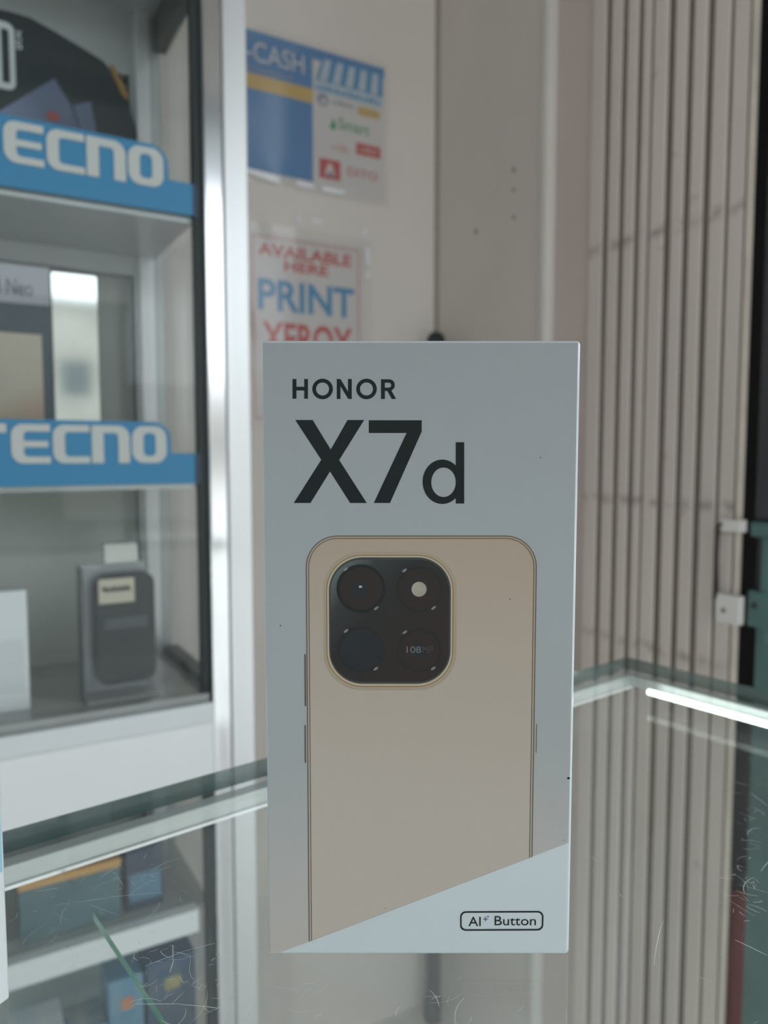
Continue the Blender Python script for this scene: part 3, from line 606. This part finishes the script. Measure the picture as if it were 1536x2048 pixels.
# slab: clear top and underside, green polished edges
bm = bmesh.new(); add_box(bm, -LC, 0, -DC, 0, 0.9 - TG, 0.9, 0.0)
gtp = bm_obj('glass_top', bm, top_g, ct); gtp.data.materials.append(edge_g)
for p_ in gtp.data.polygons:
    if abs(p_.normal.z) < 0.5: p_.material_index = 1
zr = 0.9 - TG - 0.0003
rail_m = mat('rail_aluminium', (0.66, 0.70, 0.69), 0.4, metal=0.35, var=0.04, vscale=10)
e0, e1_ = 0.003, 0.0105
box('back_rail', -LC + e1_, -e1_, -e1_, -e0, zr - 0.0075, zr, rail_m, ct, bevel=0.0008)
box('back_rail_lip', -LC + e1_, -e1_, -e1_ - 0.0012, -e1_ - 0.0001, zr - 0.0085, zr - 0.0072, alub_m, ct)
box('side_rail', -e1_, -e0, -DC + e0, -e0, zr - 0.0075, zr, rail_m, ct, bevel=0.0008)
box('front_rail', -LC + e1_, -e1_, -DC + e0, -DC + e1_, zr - 0.0075, zr, rail_m, ct, bevel=0.0008)
box('side_rail', -LC + e0, -LC + e1_, -DC + e0, -e0, zr - 0.0075, zr, rail_m, ct, bevel=0.0008)
l1 = cl(*hz(1302, 1379, zr - 0.004)); l2 = cl(*hz(1536, 1447, zr - 0.004))
tube('led_tube', [(-0.0195, l1[1], zr - 0.005), (-0.0195, -DC + 0.03, zr - 0.005)], 0.0018, led_m, ct, 10)
zb_ = 0.58
box('back_glass', -LC + 0.006, -0.006, -0.0095, -0.005, zb_, zr - 0.0115, pane_g, ct)
box('side_glass', -0.011, -0.006, -DC + 0.006, -0.0115, zb_, zr - 0.0115, pane_g, ct)
box('side_glass', -LC + 0.006, -LC + 0.011, -DC + 0.006, -0.0115, zb_, zr - 0.0115, pane_g, ct)
box('front_glass', -LC + 0.012, -0.012, -DC + 0.006, -DC + 0.011, zb_, zr - 0.0115, pane_g, ct)
box('deck', -LC + 0.006, -0.006, -DC + 0.006, -0.006, zb_ - 0.006, zb_ - 0.0005, pane_g, ct)
for lx in (-LC + 0.006, -0.026):
    for ly in (-DC + 0.006, -0.026): box('leg', lx, lx + 0.02, ly, ly + 0.02, 0.0, zb_ - 0.0065, alu_m, ct, bevel=0.001)
# inner glass shelf with a green edge
s1 = cl(*hz(170, 1800, 0.866)); s2 = cl(*hz(318, 2044, 0.866)); xs_ = (s1[0] + s2[0]) / 2
shm = box('inner_shelf', -LC + 0.012, xs_, -DC + 0.02, -0.022, 0.8645, 0.868, pane_g, ct)
shm.data.materials.append(mat('bright_green_glass_edge', (0.12, 0.38, 0.27), 0.15, coat=0.5))
for p_ in shm.data.polygons:
    if abs(p_.normal.x) > 0.5: p_.material_index = 1
# scratches: fine curved marks ground into the top face
bm = bmesh.new()
def scratch(x, y, ang, ln, wd, curve):
    n = 5; prev = None; p_ = Vector((x, y))
    for i in range(n + 1):
        d = Vector((math.cos(ang), math.sin(ang))); nrm = Vector((-d.y, d.x)) * wd * 0.6 * (0.35 + 0.65 * math.sin(math.pi * (i + 0.4) / (n + 0.8)))
        a_ = bm.verts.new((p_.x + nrm.x, p_.y + nrm.y, 0.90004)); b_ = bm.verts.new((p_.x - nrm.x, p_.y - nrm.y, 0.90004))
        if prev: bm.faces.new((prev[0], prev[1], b_, a_))
        prev = (a_, b_); p_ = p_ + d * (ln / n); ang += curve / n
def px_scr(pts, wd):
    for (xa, ya), (xb, yb) in zip(pts, pts[1:]):
        a_ = Vector(cl(*hz(xa, ya, 0.9))); b_ = Vector(cl(*hz(xb, yb, 0.9))); d = b_ - a_
        scratch(a_.x, a_.y, math.atan2(d.y, d.x), d.length, wd, random.uniform(-.15, .15))
px_scr([(155, 1805), (215, 1795), (325, 1783)], 0.00022)
px_scr([(270, 2008), (360, 2009), (460, 2016)], 0.00018)
px_scr([(290, 1932), (370, 1902), (430, 1886)], 0.00016)
px_scr([(200, 1755), (240, 1730)], 0.00018); px_scr([(70, 1783), (118, 1776)], 0.00016)
px_scr([(345, 1890), (348, 1918), (340, 1945)], 0.00022); px_scr([(1308, 1930), (1318, 1840)], 0.00014)
px_scr([(1470, 1880), (1536, 1910)], 0.00016); px_scr([(1500, 1585), (1536, 1612)], 0.00014)
for (cx, cy, sx, sy, n) in ((330, 1920, 130, 90, 50), (270, 1760, 70, 45, 22), (110, 1830, 60, 60, 16), (400, 1990, 60, 50, 16), (1490, 1770, 35, 70, 34), (1505, 1600, 25, 80, 14), (640, 1990, 90, 40, 8), (860, 2000, 60, 30, 7)):
    for i in range(n):
        x, y = cl(*hz(random.gauss(cx, sx * 0.6), random.gauss(cy, sy * 0.6), 0.9))
        if y < -0.003 and x < -0.003: scratch(x, y, random.uniform(0, 6.28), random.choice((0.002, 0.003, 0.005, 0.009)) * random.uniform(0.6, 1.4), random.uniform(0.00005, 0.00014), random.uniform(-1.4, 1.4))
for i in range(220):
    x, y = random.uniform(-0.45, 0), random.uniform(-0.30, -0.02)
    scratch(x, y, random.uniform(0, 6.28), random.uniform(0.001, 0.005), random.uniform(0.00004, 0.00009), random.uniform(-1, 1))
tag(bm_obj('scratches', bm, scratch_m, ct), kind='stuff')

# ------------------------------------------------------------------ white carton at the left edge
lp = Vector(hz(20, 1996, 0.9)); da = Vector((-0.42, -0.907)).normalized(); wl, dl, hl = 0.088, 0.05, 0.178
# local x runs along the visible side, local y away from the lens
lrot = math.atan2(-da.y, -da.x); ex = -da; ey = Vector((-ex.y, ex.x))
lc = lp + da * (wl / 2) + ey * (dl / 2)
lbx = thing('phone_box', 'white phone box with a pale blue band cut by the left edge of the picture', 'phone box', (lc.x, lc.y, 0.9), lrot, 'phone boxes on the counter')
wcol = (0.70, 0.74, 0.75)
box('carton', -wl / 2, wl / 2, -dl / 2, dl / 2, 0.0, hl, mat('white_phone_carton', wcol, 0.4), lbx, bevel=0.0006)
ramp_b = ramp_mat('pale_blue_band', [(0, (0.33, 0.55, 0.66)), (0.25, (0.36, 0.60, 0.70)), (1, (0.62, 0.72, 0.75))], (0, 0, 1), 0.033, 0.085, 0.4)
sheet('blue_band', [quad(-wl / 2 + 0.0008, wl / 2 - 0.0008, 0.036, 0.095)], ramp_b, lbx, y=-dl / 2 - 0.00004, depth=0.00006)

# ------------------------------------------------------------------ the phone box in front
BL, BR_, TL, TR = hb(536, 1912), hb(1138, 1908), hb(524, 680), hb(1163, 681)
bx0, bx1 = (BL[0] + TL[0]) / 2, (BR_[0] + TR[0]) / 2; bxc = (bx0 + bx1) / 2; W2 = (bx1 - bx0) / 2; HB = (TL[1] + TR[1]) / 2 - 0.9; D2 = 0.027
fb = thing('phone_box', 'pale silver phone box with large black lettering and a beige phone picture, standing upright', 'phone box', (bxc, YB + D2, 0.9), 0.0, 'phone boxes on the counter')
def B(px, py):
    x, z = hb(px, py); return x - bxc, z - 0.9
def bq(pts): return [B(*p_) for p_ in pts]
LAY = 0.00004
def L(i): return -D2 - LAY * i
carton_m = mat('pale_blue_white_card', (0.50, 0.555, 0.575), 0.35, coat=1.0)
box('carton', -W2, W2, -D2, D2, 0.0, HB, carton_m, fb, bevel=0.0012, seg=4)
# printed backdrop above the slanted line
i_ = 0.0011
dl0, dl1 = B(545, 1911), B(1141, 1684)
sl = (dl1[1] - dl0[1]) / (dl1[0] - dl0[0])
def diag(x): return dl0[1] + sl * (x - dl0[0])
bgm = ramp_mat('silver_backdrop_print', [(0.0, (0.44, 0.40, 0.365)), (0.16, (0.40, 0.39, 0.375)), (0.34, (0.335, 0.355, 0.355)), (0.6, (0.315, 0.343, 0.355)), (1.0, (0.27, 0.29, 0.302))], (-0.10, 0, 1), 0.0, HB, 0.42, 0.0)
xa, xb = -W2 + 0.0005, W2 - 0.0009
x_bot = dl0[0] + (i_ - dl0[1]) / sl
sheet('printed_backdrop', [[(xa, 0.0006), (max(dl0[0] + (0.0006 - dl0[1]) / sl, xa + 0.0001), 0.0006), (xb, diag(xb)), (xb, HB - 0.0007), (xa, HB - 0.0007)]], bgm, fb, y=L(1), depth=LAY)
# phone picture
pxl, pxr = B(613, 1300)[0], B(1071, 1300)[0]; pzt = B(842, 1071)[1]; rc = B(676, 1300)[0] - pxl
def phone_loop(ins):
    l, r, t = pxl + ins, pxr - ins, pzt - ins; q = rc - ins
    top = rr(l, r, 0, t, (0, 0, q, q), 10)[2:]
    return [(l, diag(l)), (r, diag(r))] + top
gold = mat('bronze_line_print', (0.115, 0.09, 0.065), 0.5, spec=0.2); pale_line = mat('pale_gold_print', (0.40, 0.35, 0.29), 0.35)
beige = ramp_mat('beige_phone_print', [(0.0, (0.45, 0.395, 0.345)), (0.35, (0.43, 0.38, 0.33)), (0.7, (0.39, 0.335, 0.28)), (1.0, (0.355, 0.29, 0.225))], (0.06, 0, 1), 0.0, pzt, 0.42, 0.0)
pp = sheet('phone_picture', [phone_loop(0)], beige, fb, y=L(2), depth=LAY)
pp['label'] = 'printed picture of a beige phone back'
U = 0.000137 
sheet('outline', [phone_loop(0), phone_loop(2.2 * U)], gold, pp, y=L(3), depth=LAY)
sheet('outline', [phone_loop(5.0 * U), phone_loop(6.8 * U)], gold, pp, y=L(3), depth=LAY)
for (px, y0, y1) in ((610, 1308, 1412), (610, 1450, 1525), (1072, 1448, 1505)):
    a_, b_ = B(px - 0.6, y1), B(px + 1.8, y0)
    sheet('side_key', [quad(a_[0], b_[0], a_[1], b_[1])], gold, pp, y=L(3), depth=LAY)
# camera island
def isl(x0, x1, y0, y1, r):
    a_, b_ = B(x0, y1), B(x1, y0); k_ = (B(800, 1240)[0] - B(700, 1240)[0]) / 100; return rr(a_[0], b_[0], a_[1], b_[1], r * k_, 12)
sheet('island_shadow', [isl(648, 914, 1104, 1380, 76)], mat('island_shade_print', (0.30, 0.25, 0.19), 0.35), pp, y=L(3), depth=LAY)
ring = sheet('island_ring', [isl(651, 910, 1107, 1376, 74)], mat('gold_ring_print', (0.34, 0.25, 0.14), 0.3, coat=0.3), pp, y=L(4), depth=LAY)
sheet('ring_line', [isl(653.5, 907.5, 1109.5, 1373.5, 72), isl(655, 906, 1111, 1372, 70)], mat('ring_line_print', (0.13, 0.10, 0.06), 0.35), ring, y=L(5), depth=LAY)
sheet('ring_line', [isl(656.5, 904.5, 1112.5, 1370.5, 69), isl(658, 903, 1114, 1369, 67.5)], mat('ring_light_print', (0.46, 0.40, 0.30), 0.35), ring, y=L(5), depth=LAY)
cI = B(780, 1240)
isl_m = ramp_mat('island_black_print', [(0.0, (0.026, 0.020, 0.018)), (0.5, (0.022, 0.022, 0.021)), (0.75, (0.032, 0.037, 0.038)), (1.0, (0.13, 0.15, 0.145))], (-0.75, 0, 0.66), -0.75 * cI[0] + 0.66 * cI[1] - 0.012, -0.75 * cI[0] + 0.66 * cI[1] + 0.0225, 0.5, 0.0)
ip = sheet('camera_island', [isl(659, 902, 1114.5, 1367, 67)], seal_m, pp, y=L(5), depth=LAY)
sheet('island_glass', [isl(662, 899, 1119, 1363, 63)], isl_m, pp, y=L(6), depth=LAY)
k_ = (B(800, 1240)[0] - B(700, 1240)[0]) / 100
lens_d = mat('lens_black_print', (0.012, 0.014, 0.015), 0.5, spec=0.2, coat=0.0); lens_b = mat('lens_brown_print', (0.026, 0.020, 0.018), 0.5, spec=0.2, coat=0.0)
lens_i = mat('lens_inner_print', (0.018, 0.022, 0.025), 0.5, spec=0.2, coat=0.0); glint = mat('glint_print', (0.16, 0.165, 0.16), 0.3); lens_h = mat('lens_halo_print', (0.018, 0.018, 0.018), 0.5, spec=0.2)
for (cx, cy, r_, m1, m2) in ((722, 1177, 49, lens_d, lens_b), (838, 1178, 47, lens_h, lens_b), (722, 1299, 48, lens_h, lens_i), (838, 1300, 46, lens_h, lens_b)):
    c_ = B(cx, cy)
    ln = sheet('lens', [circ(*c_, r_ * k_, n=56)], m1, pp, y=L(7), depth=LAY)
    sheet('lens_ring', [circ(*c_, r_ * 0.86 * k_, n=48)], m2, ln, y=L(8), depth=LAY)
    sheet('lens_core', [circ(c_[0] - 0.0003, c_[1], r_ * 0.34 * k_, n=32)], lens_i, ln, y=L(9), depth=LAY)
    for sgn in (1, -1):
        gx, gz = c_[0] - sgn * r_ * 0.62 * k_, c_[1] + sgn * r_ * 0.80 * k_
        e_ = [(gx + 5.5 * k_ * math.cos(t) * 0.8 - 2.4 * k_ * math.sin(t) * 0.6, gz + 5.5 * k_ * math.cos(t) * 0.6 + 2.4 * k_ * math.sin(t) * 0.8) for t in [2 * math.pi * j / 14 for j in range(14)]]
        sheet('glint', [e_], glint, ln, y=L(10), depth=LAY)
    if cx == 722 and cy == 1177:
        sheet('glint', [circ(*B(721, 1173), 3.4 * k_, 2.2 * k_, 16)], mat('bright_glint', (0.42, 0.43, 0.40), 0.3), ln, y=L(10), depth=LAY)
    if cx == 838 and cy == 1178:
        sheet('flash', [circ(*B(838, 1178), 15 * k_, n=32)], mat('flash_print', (0.30, 0.29, 0.225), 0.35, var=0.15, vscale=300), ln, y=L(10), depth=LAY)
a_, b_ = B(813, 1305), B(842, 1292); text('lettering', '108', a_[0], b_[0], a_[1], b_[1], mat('lens_text_print', (0.13, 0.127, 0.124), 0.5), pp, y=L(10), depth=LAY)
a_, b_ = B(845, 1305), B(866, 1292); text('lettering', 'MP', a_[0], b_[0], a_[1], b_[1], mat('faint_text_print', (0.036, 0.033, 0.032), 0.5), pp, y=L(10), depth=LAY)
# HONOR
def glyph(*loops): sheet('lettering', [bq(l) for l in loops], ink_m, fb, y=L(2), depth=LAY)
def ell(cx, cy, rx, ry, n=44): return [(cx + rx * math.cos(2 * math.pi * i / n), cy + ry * math.sin(2 * math.pi * i / n)) for i in range(n)]
glyph([(585, 758), (593, 758), (593, 773.5), (608.5, 773.5), (608.5, 758), (616, 758), (616, 797.5), (608.5, 797.5), (608.5, 781), (593, 781), (593, 797.5), (585, 797.5)])
glyph(ell(645.2, 778, 20.6, 20.6), ell(645.2, 778, 13, 13))
glyph([(673.5, 798), (673.5, 758), (681, 758), (696, 783), (696, 758), (703.6, 758), (703.6, 798), (696.4, 798), (681, 772.5), (681, 798)])
glyph(ell(733, 778, 20.6, 20.6), ell(733, 778, 13, 13))
glyph([(762, 798), (762, 758.5), (778, 758.5)] + [(778 + 11.7 * math.sin(math.radians(t)), 770.2 - 11.7 * math.cos(math.radians(t))) for t in range(10, 160, 12)] + [(783, 781.5), (792.3, 798), (783.5, 798), (774.5, 782), (769.8, 782), (769.8, 798)],
      [(769.8, 765.5), (777.5, 765.5)] + [(777.5 + 4.9 * math.sin(math.radians(t)), 770.4 - 4.9 * math.cos(math.radians(t))) for t in range(10, 171, 20)] + [(777.5, 775.3), (769.8, 775.3)])
# X7d
glyph([(590.5, 840), (625.5, 840), (661.5, 899), (695, 840), (728.3, 840), (678.5, 920), (733.6, 1006), (700.3, 1006), (660, 943), (621, 1006), (587.5, 1006), (642.5, 919.5)])
glyph([(737.5, 840.5), (843.5, 840.5), (843.5, 863), (780, 1006), (747.5, 1006), (813, 866), (737.5, 866)])
glyph(ell(884.5, 963.5, 39.5, 44.5), ell(887, 964.5, 24.5, 29.5)); sheet('lettering', [bq([(911.5, 884.5), (928.3, 884.5), (928.3, 1007), (911.5, 1007)])], ink_m, fb, y=L(3.5), depth=LAY)
# AI Button badge (slightly rotated with the print)
a_, b_ = B(920, 1861), B(1087, 1822)
def tilt(lp_): 
    cxx = (a_[0] + b_[0]) / 2; return [(x, z + (x - cxx) * 0.004) for x, z in lp_]
bdg = sheet('badge_outline', [tilt(rr(a_[0], b_[0], a_[1], b_[1], 12 * k_)), tilt(rr(a_[0] + 3.2 * k_, b_[0] - 3.2 * k_, a_[1] + 3.2 * k_, b_[1] - 3.2 * k_, 9.6 * k_))], ink_m, fb, y=L(2), depth=LAY)
c0, c1 = B(937, 1852), B(961.5, 1833.5); text('lettering', 'AI', c0[0], c1[0], c0[1], c1[1], ink_m, fb, y=L(2), depth=LAY, bold=0.01)
c0, c1 = B(989, 1850.5), B(1072, 1832); text('lettering', 'Button', c0[0], c1[0], c0[1], c1[1], ink_m, fb, y=L(2), depth=LAY, bold=0.01)
def star(cx, cy, r_): return [B(cx + r_ * (1 if i % 2 == 0 else 0.32) * math.cos(math.pi * i / 4), cy + r_ * (1 if i % 2 == 0 else 0.32) * math.sin(math.pi * i / 4)) for i in range(8)]
st_m = mat('star_blue_print', (0.10, 0.13, 0.26), 0.4)
sheet('spark', [star(971, 1838, 6)], st_m, fb, y=L(2), depth=LAY); sheet('spark', [star(976, 1833, 3)], st_m, fb, y=L(2), depth=LAY)
for (px, py, r_) in ((1137, 1556, 3.0), (1081, 915, 1.4), (1020, 1198, 1.3), (561, 1251, 1.6), (771, 1816, 1.0), (1128, 1680, 1.0)):
    sheet('speck', [circ(*B(px, py), r_ * k_, r_ * 0.7 * k_, 10)], ink_m, fb, y=L(4), depth=LAY)
